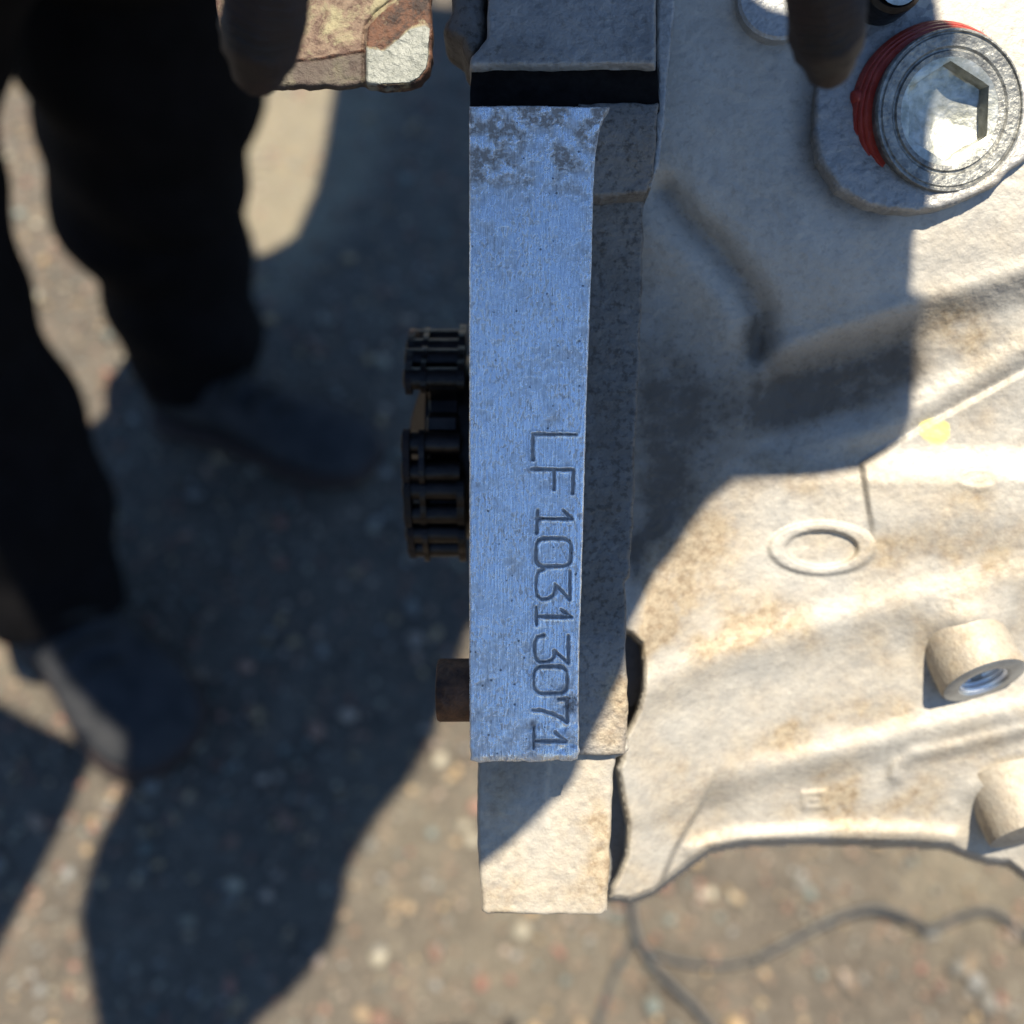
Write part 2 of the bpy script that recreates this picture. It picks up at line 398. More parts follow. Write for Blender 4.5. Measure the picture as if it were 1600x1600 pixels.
def pebbles():
    rnd = random.Random(3); base = bmesh.new(); bmesh.ops.create_icosphere(base, subdivisions=1, radius=1)
    bv = [v.co.copy() for v in base.verts]; bf = [[v.index for v in f.verts] for f in base.faces]; base.free()
    vs = []; fs = []; cs = []
    pal = [(.40, .27, .19), (.48, .34, .20), (.46, .36, .28), (.36, .20, .14), (.38, .17, .12), (.34, .33, .30), (.26, .24, .20), (.50, .44, .32), (.28, .26, .22), (.22, .25, .22), (.55, .38, .20)]
    for i in range(12000):
        big = rnd.random() < .09
        x, y = rnd.uniform(-1.3, .9), rnd.uniform(.05, 2.3)
        r = rnd.uniform(.006, .011) if big else rnd.uniform(.0022, .0058)
        rot = Euler((rnd.uniform(-.4, .4), rnd.uniform(-.4, .4), rnd.uniform(0, 6.28))).to_matrix()
        sc = Vector((rnd.uniform(.8, 1.35), rnd.uniform(.7, 1.0), rnd.uniform(.45, .75)))*r
        o = len(vs); c = rnd.choice(pal); k = rnd.uniform(.45, .85)
        for b in bv:
            q = Vector((b.x*sc.x, b.y*sc.y, b.z*sc.z))*rnd.uniform(.85, 1.12); q = rot @ q
            vs.append((x+q.x, y+q.y, r*.18+q.z)); cs.append((c[0]*k*.8, c[1]*k*.8, c[2]*k*.8, 1))
        fs += [[a+o for a in f] for f in bf]
    me = bpy.data.meshes.new('pebbles'); me.from_pydata(vs, [], fs)
    at = me.attributes.new('tint', 'FLOAT_COLOR', 'POINT'); at.data.foreach_set('color', np.array(cs, np.float32).ravel())
    return tag(link('pebbles', me, M['pebble']), 'small tan, pink and grey stones set in the dark asphalt', 'pebbles', kind='stuff')
pebbles()

# ------------------------------------------------------------------ the engine
eng = tag(empty('engine', EM), 'pale cast aluminium car engine with stamped number LF10313071 on a brushed strip', 'engine')

# bell housing: relief over depth control points (pixel u, v, depth in mm)
CP = [(930,-350,11),(930,0,11),(930,300,13),(930,600,18),(930,900,22),(1040,-350,9),(1040,0,10),(1045,300,12.5),(1200,-350,8),(1200,0,9),(1200,200,10.5),(1200,380,13),
      (1300,400,12.5),(1270,200,11),(1600,-350,6),(1600,0,8),(1600,350,11.5),(1600,430,13),(1420,430,14),(1420,490,16),(1300,500,17),(1420,620,21),
      (1600,560,17),(1190,520,19),(1060,430,18),(1000,600,20),(1000,850,24),(1150,700,24.5),(1345,715,24),(1600,620,20),(1600,850,24),(1400,850,27),
      (1150,760,26),(1100,900,27),(1285,855,28),(1020,1040,26),(1300,1000,31),(1600,960,29),(1100,1150,31),(1020,1300,31),(1300,1200,37),(1600,1200,36),
      (1100,1320,40),(1300,1320,43),(1600,1350,45),(1900,-350,5),(1900,350,10),(1900,700,18),(1900,1000,27),(1900,1400,42),(985,1400,33),(980,1000,19),(1000,1150,25)]
cp = np.array(CP, float); cx = cp[:, :2]/1000; cz = np.where(cp[:, 2] > 22, 22+(cp[:, 2]-22)*.72, cp[:, 2])
def phi(r2): return np.where(r2 > 1e-12, r2*np.log(np.maximum(r2, 1e-12)), 0)
K = phi(((cx[:, None]-cx[None])**2).sum(-1)) + np.eye(len(cx))*.02
Pm = np.c_[np.ones(len(cx)), cx]; A = np.block([[K, Pm], [Pm.T, np.zeros((3, 3))]])
sol = np.linalg.solve(A, np.r_[cz, 0, 0, 0])
def base_depth(U, V):
    x = np.stack([U, V], -1)/1000.0; out = sol[-3]+sol[-2]*x[..., 0]+sol[-1]*x[..., 1]
    for i in range(len(cx)): out = out + sol[i]*phi((x[..., 0]-cx[i, 0])**2+(x[..., 1]-cx[i, 1])**2)
    return out
VALLEY = [(1040, 300), (1075, 345), (1120, 390), (1160, 440), (1188, 490), (1180, 550)]
FOLD = [(1190, 560), (1290, 520), (1420, 478), (1600, 425), (1900, 340)]
LIP = [(1180, 722), (1345, 690), (1430, 650), (1520, 603), (1610, 550), (1900, 400)]
PLATE = [(1346, 725), (1450, 663), (1600, 582), (1905, 420), (1905, 960), (1372, 925), (1364, 840)]
RIB1 = [(1005, 1075), (1090, 1040), (1200, 1003), (1320, 968), (1440, 935), (1600, 905), (1900, 860)]
RIB2 = [(1010, 1262), (1100, 1222), (1200, 1200), (1300, 1180), (1400, 1152), (1500, 1130), (1600, 1112), (1900, 1060)]
RIB2B = [(1398, 1212), (1401, 1196), (1425, 1180), (1500, 1165), (1600, 1140), (1900, 1090)]
RIM = [(1085, 1328), (1150, 1312), (1300, 1302), (1420, 1303), (1490, 1310)]
def below(U, V, P):                             # >0 below (larger v than) the polyline
    P = np.array(P, float); return V-np.interp(U, P[:, 0], P[:, 1])
def e_depth(U, V):
    t = base_depth(U, V)
    dv = pl(U, V, VALLEY); t = t + 1.7*ga(dv, 26) - .9*ga(pl(U, V, [(1010, 360), (1060, 400), (1120, 460), (1150, 510)]), 38)
    t = t + .5*ga(np.hypot(U-1185, (V-520)*.7), 26)
    bf = below(U, V, FOLD); w = ss(U, 1120, 1230)*(1-ss(V, 690, 760))
    t = t + w*(2.2*ss(bf, -12, 60) - .5*ga(bf, 22))
    bl = below(U, V, LIP); wl = ss(U, 1130, 1330)
    t = t - wl*1.1*ga(bl+8, 26)*(1-ss(U, 1950, 1960))
    dp = sdf(U, V, PLATE); t = t - .75*(1-ss(dp, -7, 6))*(1-ss(V, 790, 880)) + .18*ga(dp-6, 6)*(1-ss(V, 780, 850))
    b1 = below(U, V, RIB1); t = t - 1.0*ga(b1, 30) + .6*ss(b1, 5, 90)*(1-ss(b1, 110, 260))
    b2 = below(U, V, RIB2); t = t - 1.1*ga(b2+2, 22)*ss(U, 1010, 1300) + .7*ss(b2, 4, 44)
    t = t - 1.1*ga(pl(U, V, RIB2B), 12) - 1.5*ga(pl(U, V, RIM), 17)
    # webs: lobe at the lower left stands in front of the thin web beside it
    t = t + 3.0*ss(sdf(U, V, [(900, 1150), (1120, 1190), (1095, 1250), (1052, 1322), (1022, 1392), (1000, 1450), (900, 1450)]), 0, 9)*ss(V, 1195, 1275)*(1-ss(U, 1085, 1200))
    # ring boss
    r = np.hypot((U-1284)/84, (V-857)/42); t = t - 0.7*(1-ss(r, .90, 1.06)) + 1.0*(1-ss(r, .60, .72))
    t = t - 3.2*blob(U, V, 1512, 972, 62, 34, -8) - 3.0*blob(U, V, 1580, 1232, 52, 26, -5)
    t = t + 3.6*(1-ss(np.hypot(U-1474, V-178), 104, 116))
    # faint oval scar and embossed square mark
    r2 = np.hypot((U-1530)/32, (V-748)/14); t = t - .18*ga(r2-1, .3)
    sq = sdf(U, V, [(1252, 1238), (1290, 1236), (1292, 1262), (1254, 1264)]); t = t - .4*(1-ss(sq, -4, 6)) + .25*ga(sdf(U, V, [(1264, 1246), (1280, 1245), (1281, 1255), (1265, 1256)]), 4)
    # raised casting face round the plug
    return t*.001
OUT = [(930,-400),(930,880),(965,905),(968,985),(984,992),(1000,1008),(1004,1045),(1003,1080),(996,1108),(984,1133),(974,1150),(970,1185),(964,1200),(972,1250),
       (980,1290),(977,1335),(964,1368),(954,1385),(952,1404),(985,1408),(1020,1395),(1062,1362),(1108,1328),(1160,1319),(1250,1315),(1340,1318),(1420,1320),(1480,1324),(1512,1338),(1540,1346),(1575,1350),(1600,1370),(1700,1400),(1900,1410),(1900,-400)]
st = 2.5
U, V = np.meshgrid(np.arange(915, 1915, st), np.arange(-40, 1425, st))
d = sdf(U, V, OUT)
d += ga(fnoise(U.shape, 6, 11), 9)*0
t = e_depth(U, V)
dd = sdf(U, V, OUT)
rd = ss(dd, -9, 0)*.0012
t = t + rd + fnoise(U.shape, 30, 21)*.00005 + fnoise(U.shape, 7, 22)*.00003 + fnoise(U.shape, 1.8, 23)*.000022
t = t + np.clip(dd/4, 0, 1)*.022*(dd > 0)
dirt = (.85*blob(U, V, 1170, 985, 190, 40, -12) + .75*blob(U, V, 1050, 960, 60, 70) + .9*blob(U, V, 1180, 1165, 75, 26, -22) + .75*blob(U, V, 1330, 1120, 160, 36, -16)
        + .65*blob(U, V, 1480, 870, 150, 38, 6) + .7*blob(U, V, 1560, 540, 130, 60, -10) + .55*blob(U, V, 1480, 500, 60, 50) + .5*blob(U, V, 1330, 1250, 120, 36, -6)
        + .5*blob(U, V, 1290, 1290, 70, 30) + .6*blob(U, V, 1400, 1010, 60, 40) + .4*blob(U, V, 1560, 640, 60, 16, -28) + .8*blob(U, V, 1030, 950, 26, 60, 10)
        + .55*blob(U, V, 1230, 760, 160, 25) + .6*blob(U, V, 1090, 830, 60, 60, -50) + .4*blob(U, V, 1500, 950, 100, 40) + .35*blob(U, V, 1540, 780, 60, 20, -15) + .12 + .30*ss(V, 450, 780))
dirt *= (.62+.38*np.clip(fnoise(U.shape, 9, 31), -1.2, 1.2))
grime_shade = (.62*ga(pl(U, V, [(1272, 60), (1262, 180), (1268, 250), (1310, 305), (1370, 330)]), 26) + .55*ga(pl(U, V, VALLEY), 18) + .4*blob(U, V, 1185, 525, 30, 36)
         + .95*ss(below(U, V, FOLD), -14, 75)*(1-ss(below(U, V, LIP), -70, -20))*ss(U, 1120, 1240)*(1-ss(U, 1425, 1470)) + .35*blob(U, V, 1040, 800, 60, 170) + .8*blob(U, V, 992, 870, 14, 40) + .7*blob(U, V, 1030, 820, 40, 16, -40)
         + .8*blob(U, V, 1110, 640, 130, 120) + .45*blob(U, V, 1010, 540, 70, 240) + .4*blob(U, V, 1040, 780, 60, 60))  # valley dirt, plus shade of the fold and left side put into colour
paint = blob(U, V, 1462, 672, 20, 18); paint = ss(24-np.hypot((U-1462)*.95, (V-672)*1.15)+fnoise(U.shape, 2, 77)*2.5, 0, 4)*(1-.8*blob(U, V, 1464, 674, 8, 5))
dd_ = D0+t
me = grid_mesh('bell_housing', (U-800)/1600*dd_, (800-V)/1600*dd_, -t, dd < 6.5, {'dirt': dirt, 'grime_shade': grime_shade, 'paint': paint})
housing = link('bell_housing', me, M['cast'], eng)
def const_attrs(dirt=.0, grime_shade=.0): return {'dirt': lambda U, V: U*0+dirt, 'grime_shade': lambda U, V: U*0+grime_shade}

# dark web seen through the two slots beside the flange
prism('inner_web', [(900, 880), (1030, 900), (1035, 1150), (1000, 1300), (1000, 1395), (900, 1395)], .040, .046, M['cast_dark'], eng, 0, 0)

# machined pad carrying the stamped number (relief with real grooves)
PADP = [(733,165),(820,164),(953,166),(946,176),(938,196),(931,236),(927,300),(925,400),(921,510),(917,620),(913,760),(909,900),(905,1040),(904,1100),(905,1150),(906,1176),(902,1187),(893,1192),(860,1190),(830,1193),(790,1191),(750,1193),(735,1190),(733,1100),(733,600)]
def arc(cx_, cy_, rx, ry, a0, a1, n=10):
    return [(cx_+rx*math.cos(R(a0+(a1-a0)*i/n)), cy_+ry*math.sin(R(a0+(a1-a0)*i/n))) for i in range(n+1)]
def rrect(x0, y0, x1, y1, r):
    return arc(x1-r, y1-r, r, r, 0, 90, 5)+arc(x0+r, y1-r, r, r, 90, 180, 5)+arc(x0+r, y0+r, r, r, 180, 270, 5)+arc(x1-r, y0+r, r, r, 270, 360, 5)+[(x1, y1-r)]
STR = [[(900, 679), (832, 678), (832, 717)],
       [(830, 732.5), (896, 734), (894.5, 770)], [(865.6, 734), (865.6, 764)],
       [(879.5, 797), (894, 810.6), (838.5, 810)], [(840, 797), (838.5, 832)],
       rrect(837, 841, 892, 884.5, 13),
       [(890, 892), (890, 936), (867, 912), (867, 921), (864, 930), (857, 935), (845, 936), (839, 930), (837, 918), (837.5, 902), (841, 893), (849, 889)],
       [(877, 952.5), (893.5, 964), (837, 963)], [(838, 948), (838, 976)],
       [(888, 994), (887.5, 1035), (866, 1017), (866, 1025), (862, 1031), (853, 1034), (843, 1034), (837, 1029), (835, 1018), (835, 1004), (839, 995), (849, 992)],
       rrect(834, 1041, 886, 1083, 13),
       [(872, 1092), (886, 1092), (886, 1128), (876, 1121), (862, 1114), (847, 1110), (832, 1109)],
       [(868, 1144), (884, 1158), (834, 1158)], [(834, 1136), (834, 1169)]]
stp = 1.35
U, V = np.meshgrid(np.arange(727, 962, stp), np.arange(158, 1200, stp))
d = sdf(U, V, PADP)
edge = ss(V, 1120, 1190)*.8+.25
d = d + (fnoise(U.shape, 2.0, 41)*.55+fnoise(U.shape, 6, 42)*.5)*edge
gd = np.full(U.shape, 1e9)
for s in STR: gd = np.minimum(gd, pl(U, V, s))
gd = gd + fnoise(U.shape, 2.2, 43)*.38 + fnoise(U.shape, 9, 48)*.22
groove = 1-ss(gd, .6, 2.6)
t = .00032*groove*(.8+.2*np.clip(fnoise(U.shape, 14, 49), -1, 1)) - .00010*ga(gd-4.2, 1.3)
e_ = np.clip(1+d/3.2, 0, 1); t = t + .00035*(1-np.sqrt(np.clip(1-e_*e_, 0, 1)))
# knocked, corroded lower right corner
cr = blob(U, V, 885, 1165, 34, 32)+.6*blob(U, V, 893, 1110, 12, 30)+.6*blob(U, V, 832, 1132, 9, 9)
t = t + cr*np.clip(fnoise(U.shape, 3.0, 44)-.1, 0, 2)*.00022 + ss(d, -14, 0)*ss(V, 1165, 1195)*.0004
gv, gu = np.gradient(d, stp); gl = np.maximum(1e-6, np.hypot(gu, gv)); ring = (d > 0) & (d < 3.2)
k = np.where(ring, d, 0); U2 = U-gu/gl*k; V2 = V-gv/gl*k
Z = -t
f = fnoise(U.shape, 7, 45); f2 = fnoise(U.shape, 16, 46)
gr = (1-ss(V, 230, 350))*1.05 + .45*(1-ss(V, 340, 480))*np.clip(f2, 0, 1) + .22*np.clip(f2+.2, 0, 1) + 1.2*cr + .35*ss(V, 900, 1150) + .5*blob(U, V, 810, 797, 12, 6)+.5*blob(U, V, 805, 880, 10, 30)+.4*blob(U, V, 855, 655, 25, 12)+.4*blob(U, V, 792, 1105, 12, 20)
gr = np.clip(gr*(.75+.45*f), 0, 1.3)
me = grid_mesh('number_pad', (U2-800)/1600*D0, (800-V2)/1600*D0, Z, d < 2.0, {'grime_shade': gr, 'groove': np.clip(groove*1.1+1.2*blob(U, V, 832, 1131, 6, 7), 0, 1)}, wall=.0085)
pad = tag(link('number_pad', me, M['pad'], eng), 'brushed machined strip stamped with the number LF10313071'); me.set_sharp_from_angle(angle=R(60))
# body of the rib below the pad
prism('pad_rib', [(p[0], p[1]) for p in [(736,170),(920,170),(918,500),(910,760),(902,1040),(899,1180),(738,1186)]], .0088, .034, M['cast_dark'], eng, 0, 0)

# gritty shoulder right of the pad, the long shaded ledge and the tongue below it
def led(U, V): return .0085+.0015*ss(V, 300, 420)+0*U
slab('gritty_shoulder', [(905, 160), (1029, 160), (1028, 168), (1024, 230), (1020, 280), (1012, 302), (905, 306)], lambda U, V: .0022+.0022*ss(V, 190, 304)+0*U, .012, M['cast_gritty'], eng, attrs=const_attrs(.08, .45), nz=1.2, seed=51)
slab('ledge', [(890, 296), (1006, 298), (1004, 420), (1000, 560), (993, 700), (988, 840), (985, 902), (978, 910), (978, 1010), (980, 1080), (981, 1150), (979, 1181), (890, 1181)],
     led, .02, M['cast_gritty'], eng, attrs={'dirt': lambda U, V: .15+1.0*blob(U, V, 965, 1085, 26, 40)+.5*blob(U, V, 950, 1150, 40, 30), 'grime_shade': lambda U, V: .50*(1-ss(V, 950, 1060))+.25*blob(U, V, 950, 700, 60, 300)}, nz=1.2, seed=61, bev_px=5)  # shaded upper part darkened: shade put into the colour
slab('tongue', [(745, 1150), (746, 1300), (750, 1405), (752, 1426), (762, 1431), (850, 1430), (940, 1431), (949, 1424), (951, 1380), (956, 1280), (958, 1205), (962, 1183), (975, 1180), (984, 1172), (980, 1150)],
     lambda U, V: .0118-.0004*(1-ss(U-(857-(V-1215)*.08), -3, 3))*(1-ss(V, 1255, 1300))+0*U, .026, M['cast'], eng,
     attrs={'dirt': lambda U, V: .35+.7*blob(U, V, 940, 1330, 18, 70)+.3*blob(U, V, 860, 1400, 100, 40)+.15*np.sin(U*.05), 'grime_shade': lambda U, V: .35*blob(U, V, 800, 1200, 70, 40)}, nz=1.0, seed=71, bev_px=5, round_mm=.0006)
# thin flange running up past the shoulder
slab('flange_strip', [(1024, -110), (1055, -110), (1056, 0), (1047, 90), (1041, 165), (1036, 225), (1030, 262), (1018, 294), (1012, 290), (1019, 262), (1026, 165), (1027, 100)], .0045, .014, M['boss_face'], eng, attrs=const_attrs(.15, .1), nz=1, seed=81, bev_px=4)
# upper block, lump and black-filled gap
slab('upper_block', [(763, -110), (762, 20), (760, 56), (748, 76), (737, 86), (735, 106), (880, 106), (1024, 105), (1026, 40), (1026, -110)],
     lambda U, V: .0016+.0004*ss(V, 96, 106), .012, M['boss_face'], eng, attrs={'dirt': lambda U, V: .1+0*U, 'grime_shade': lambda U, V: .25+.35*blob(U, V, 800, 80, 60, 26)+.25*blob(U, V, 1010, 60, 30, 50)-.25*ga(V-103, 4)}, nz=1.2, seed=91, bev_px=6, round_mm=.0009)
slab('casting_lug', [(705, -110), (703, 10), (694, 30), (692, 42), (697, 50), (712, 54), (722, 60), (724, 72), (732, 84), (742, 84), (755, 70), (761, 48), (762, -110)],
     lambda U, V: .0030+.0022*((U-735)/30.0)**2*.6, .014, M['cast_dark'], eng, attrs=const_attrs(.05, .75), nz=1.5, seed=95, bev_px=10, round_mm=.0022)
prism('gap_fill', [(737, 96), (1026, 96), (1031, 172), (734, 172)], .0030, .012, M['gap_fill'], eng, 0, .8, step=12)  # black box filling the gap below the upper block
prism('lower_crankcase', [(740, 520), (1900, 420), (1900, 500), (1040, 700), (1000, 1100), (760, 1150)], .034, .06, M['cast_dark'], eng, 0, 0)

# bolt boss and threaded plug with red sealant
BP = [(1282,-110),(1280,0),(1278,60),(1276,130),(1275,180),(1278,232),(1290,268),(1312,296),(1345,314),(1390,326),(1436,327),(1480,320),(1522,306),(1560,284),(1592,256),(1640,220),(1680,190),(1700,140),(1700,-110)]
BT = .0086
slab('plug_boss', BP, lambda U, V: BT+0*U, .016, M['boss_face'], eng, attrs={'dirt': lambda U, V: .18+.3*blob(U, V, 1540, 60, 80, 60)+.3*blob(U, V, 1560, 280, 60, 30), 'grime_shade': lambda U, V: .12+.3*blob(U, V, 1400, 50, 100, 60)}, nz=1.6, seed=101, bev_px=6, round_mm=.0007, hole=(1474, 178, 117))
c0 = E(1474, 178, BT-.0002); ax = Vector((.12, -.18, .97)).normalized()
PF = frame(c0-ax*.0012, ax, Vector((.76, .65, 0)))
plug = link('drain_plug', bpy.data.meshes.new('x'), None, eng); bpy.data.objects.remove(plug)
mm = .001
pl_body = lathe('threaded_plug', [(10.7*mm, -.004), (10.7*mm, .0024), (10.9*mm, .0027), (10.9*mm, .0031), (10.7*mm, .0034), (10.5*mm, .0034), (10.35*mm, .0031), (10.2*mm, .0031), (10.0*mm, .0033), (8.6*mm, .0031), (8.3*mm, .0028), (8.1*mm, .0028), (7.9*mm, .0031), (7.2*mm, .0029)], PF, M['plug'], eng, 72)
for i, (r_, z_) in enumerate(((12.8, -.0010), (12.6, -.0003), (12.2, .0004), (11.7, .0010))):
    pts = []
    lathe('sealant_ring', [((r_-1.3)*mm, z_+.0004), (r_*mm-.0002, z_+.0005), (r_*mm, z_+.0002), (r_*mm, z_-.0003), ((r_-1.3)*mm, z_-.0006)], PF, M['sealant'], pl_body, 72, jit=.008)
lathe('sealant_blob', [(0, .0011), (.0006, .0009), (.0011, .0003), (.0012, -.0004), (0, -.0006)], frame(E(1342, 152, BT-.0003), Vector((0, 0, 1))), M['sealant'], pl_body, 10, jit=.25)
# hexagonal socket
def hexsock():
    bm = bmesh.new(); rings = []
    N = 48
    def hr(a, r): return r*math.cos(R(30))/math.cos((a % R(60))-R(30))
    for (kind, r, z) in (('c', 7.2, .0029), ('m', 7.0, .0028), ('h', 6.75, .0026), ('h', 6.6, .0004), ('m', 6.0, .0002), ('c', 4.8, .0000), ('c', 2.6, -.0007), ('c', 0.4, -.0011)):
        ring_ = []
        for i in range(N):
            a = 2*math.pi*i/N
            q = r if kind == 'c' else hr(a+.12, r) if kind == 'h' else .5*(r+hr(a+.12, r))
            ring_.append(bm.verts.new(PF @ Vector((q*mm*math.cos(a), q*mm*math.sin(a), z))))
        rings.append(ring_)
    for a, b in zip(rings, rings[1:]):
        for i in range(N): bm.faces.new((a[i], b[i], b[(i+1) % N], a[(i+1) % N]))
    bm.faces.new(rings[-1]); bmesh.ops.recalc_face_normals(bm, faces=bm.faces[:])
    me = bpy.data.meshes.new('hex_socket'); bm.to_mesh(me); bm.free()
    o = link('hex_socket', me, M['plug_bright'], pl_body); me.set_sharp_from_angle(angle=R(30)); return o
hexsock()
# small bright round casting face and dark ring at the top edge
lathe('round_cap', [(.0058, -.004), (.0058, .0006), (.0054, .0010), (0, .0010)], frame(E(1215, 2, .0085), Vector((0, 0, 1))), M['boss_face'], eng, 40)
cap = lathe('dark_cap', [(.0044, -.004), (.0044, .0010), (.0038, .0016), (.0032, .0012), (0, .0010)], frame(E(1392, -26, .0048), Vector((.1, -.1, 1))), M['oily'], eng, 40)
lathe('cap_face', [(.0030, .0016), (0, .0018)], frame(E(1396, -20, .0048), Vector((.1, -.1, 1))), M['plug_bright'], cap, 24)

# threaded bosses standing out of the lower housing
def boss(u, v, tdep, axis, r, L, hole=True, u0=0):
    F = frame(E(u, v, tdep), Vector(axis), Vector((1, 0, 0)))
    if u0 == 0: pass
    b = lathe('threaded_boss' if hole else 'round_boss', [(r*1.12, -L), (r*1.0, -L*.8), (r, -.0005), (r*.97, 0)] + ([] if hole else [(r*.5, .0002), (0, .0002)]), F, M['cast'], eng, 48)
    me = b.data; at = me.attributes.new('dirt', 'FLOAT', 'POINT'); at.data.foreach_set('value', np.full(len(me.vertices), .5, np.float32))
    if hole:
        lathe('steel_insert', [(r*.96, 0), (r*.9, .0002), (r*.62, .0002), (r*.57, -.0002)], F, M['steel_ring'], b, 48)
        pr = []; z = -.0002
        for i in range(9):
            pr += [(r*.56, z), (r*.50, z-.0004), (r*.56, z-.0008)]; z -= .0009
        lathe('thread', pr[:12]+[(r*.5, pr[11][1]), (0, pr[11][1]+.0003)], F, M['zinc'], b, 40)
    return b
boss(1538, 1064, .0258, (.20, -.78, .60), .0068, .0095)
boss(1610, 1302, .0322, (.2, -.80, .56), .0068, .010, hole=False)

# dowel sleeve sticking out to the left
dw = lathe('dowel_sleeve', [(.0030, .0), (.0030, .0043), (.0037, .0047), (.0041, .0046), (.0043, .0043), (.0043, .0)], frame(E(742, 1079, .0046)+Vector((-.0005, 0, -.0005)), Vector((-1, 0, 0)), Vector((0, 1, 0))), M['rust_pin'], eng, 32, jit=.004)

# double crankshaft sprocket left of the block
def gear(name, x0, x1, c, rr, rt, n, ph, parent, mat, skew=0):
    bm = bmesh.new(); A_ = []; B_ = []
    for i in range(n):
        for (f_, r) in ((-.42, rr), (-.26, rr*1.02), (-.15, rt), (.15, rt), (.26, rr*1.02)):
            a = 2*math.pi*(i+f_)/n+ph; q = r*random.uniform(.955, 1.01)
            A_.append(bm.verts.new((x0, c.y+q*math.cos(a), c.z+q*math.sin(a)))); B_.append(bm.verts.new((x1, c.y+q*math.cos(a), c.z+q*math.sin(a))))
    m = len(A_)
    for i in range(m): bm.faces.new((A_[i], A_[(i+1) % m], B_[(i+1) % m], B_[i]))
    bm.faces.new(A_); bm.faces.new(B_[::-1]); bmesh.ops.recalc_face_normals(bm, faces=bm.faces[:])
    es = [e for e in bm.edges if e.calc_face_angle(0) > 1.2]
    bmesh.ops.bevel(bm, geom=es, offset=.0004, segments=1, affect='EDGES')
    bmesh.ops.triangulate(bm, faces=[f_ for f_ in bm.faces if len(f_.verts) > 4])
    me = bpy.data.meshes.new(name); bm.to_mesh(me); bm.free(); return link(name, me, mat, parent, smooth=False)
sc_ = Vector((0, (800-697)/1600*.182, -.050))
spk = gear('sprocket', -.0140, -.0088, sc_, .0172, .0200, 17, .32, eng, M['oily'])
def cyl(name, a, q, x0, x1, rad, mat, parent):
    c = Vector((x0, sc_.y+q*math.cos(R(a)), sc_.z+q*math.sin(R(a))))
    return lathe(name, [(0, 0), (rad*.8, 0), (rad, .0003), (rad, x1-x0-.0003), (rad*.8, x1-x0), (0, x1-x0)], frame(c, Vector((1, 0, 0)), Vector((0, 1, 0))), mat, parent, 16)
for a0 in (30, 52, 98, 120, 146):                 # pieces of the double chain lying on the teeth
    for x0, x1 in ((-.0176, -.0165), (-.0150, -.0141), (-.0090, -.0078)):
        if a0 in (98,) and x0 > -.01: continue
        bm = bmesh.new(); A_ = []; B_ = []; n_ = 28; q0 = .0196+random.uniform(-.0006, .0006)
        for k in range(n_):
            b_ = 2*math.pi*k/n_; lx = .0046*math.cos(b_)*(1 if abs(math.cos(b_)) > .3 else 1.1); lz = .0030*math.sin(b_)*(.78+.3*abs(math.cos(b_)))
            ca, sa = math.cos(R(a0)), math.sin(R(a0)); y_ = sc_.y+(q0+lz)*ca-lx*sa; z_ = sc_.z+(q0+lz)*sa+lx*ca
            A_.append(bm.verts.new((x0, y_, z_))); B_.append(bm.verts.new((x1, y_, z_)))
        for k in range(n_): bm.faces.new((A_[k], A_[(k+1) % n_], B_[(k+1) % n_], B_[k]))
        bm.faces.new(A_); bm.faces.new(B_[::-1]); bmesh.ops.recalc_face_normals(bm, faces=bm.faces[:])
        me = bpy.data.meshes.new('chain_plate'); bm.to_mesh(me); bm.free(); link('chain_plate', me, M['rust_dark'] if x0 < -.017 else M['oily'], spk, smooth=False)
    for da in (-6.5, 6.5): cyl('chain_roller', a0+da, (.0198), -.0179, -.0082, .0019, M['oily'], spk)
lathe('hub', [(.0060, -.0180), (.0150, -.0150), (.0165, -.0145), (.0165, -.004), (.012, -.003)], frame(sc_, Vector((1, 0, 0)), Vector((0, 1, 0))), M['oily'], spk, 40)

# ------------------------------------------------------------------ rusty bracket, upper left
brk = tag(empty('rusty_bracket', EM @ Matrix.Translation(E(510, 0, .005))), 'flat steel bracket with flaking pale paint and rust, rounded lower corners, left of the engine', 'bracket')
BRK_INV = Matrix.Translation(-E(510, 0, .005))
def reroot(o, off): o.data.transform(off); return o
def battr(U, V):
    line = below(U, V, [(300, 75), (350, 85), (440, 96), (500, 92), (565, 80), (580, 80), (700, 60)])
    lobe = 1-ss(sdf(U, V, LOBE), -3, 3)
    paint = np.clip(lobe*1.0 + (1-lobe)*(.35*blob(U, V, 520, 30, 50, 45)), 0, 1)
    dirt = np.clip(lobe*(.85*(1-ss(below(U, V, [(560, 75), (600, 78), (640, 45), (690, 30)]), -8, 14)) + .5*ga(U-674, 7)+.25*blob(U, V, 660, 118, 20, 12)) + (1-lobe)*ga(line, 5)*.9 + .8*ga(sdf(U, V, BRK), 5), 0, 1.2)
    grime_shade = (1-lobe)*ss(line, 0, 6)*.85  # strip below the line darkened, its shade put into the colour
    return {'paint': paint, 'dirt': dirt, 'grime_shade': grime_shade}
BRK = [(325,-110),(336,0),(342,40),(349,72),(360,98),(376,118),(398,130),(425,134),(520,134),(600,133),(640,132),(658,124),(670,108),(675,88),(676,40),(674,0),(675,-110)]
LOBE = [(571, 133), (572, 105), (571, 70), (574, 42), (590, 22), (612, 6), (628, -10), (640, -60), (690, -60), (690, 140), (560, 140), (566, 134)]
def bt(U, V):
    line = below(U, V, [(300, 75), (350, 85), (440, 96), (500, 92), (565, 80), (580, 80), (700, 60)])
    return .005 + .0003*ss(line, -2, 4)*(ss(sdf(U, V, LOBE), -3, 3)) - .0007*(1-ss(sdf(U, V, LOBE), -4, 4)) + .0004*ga(sdf(U, V, LOBE)-4, 2.5)
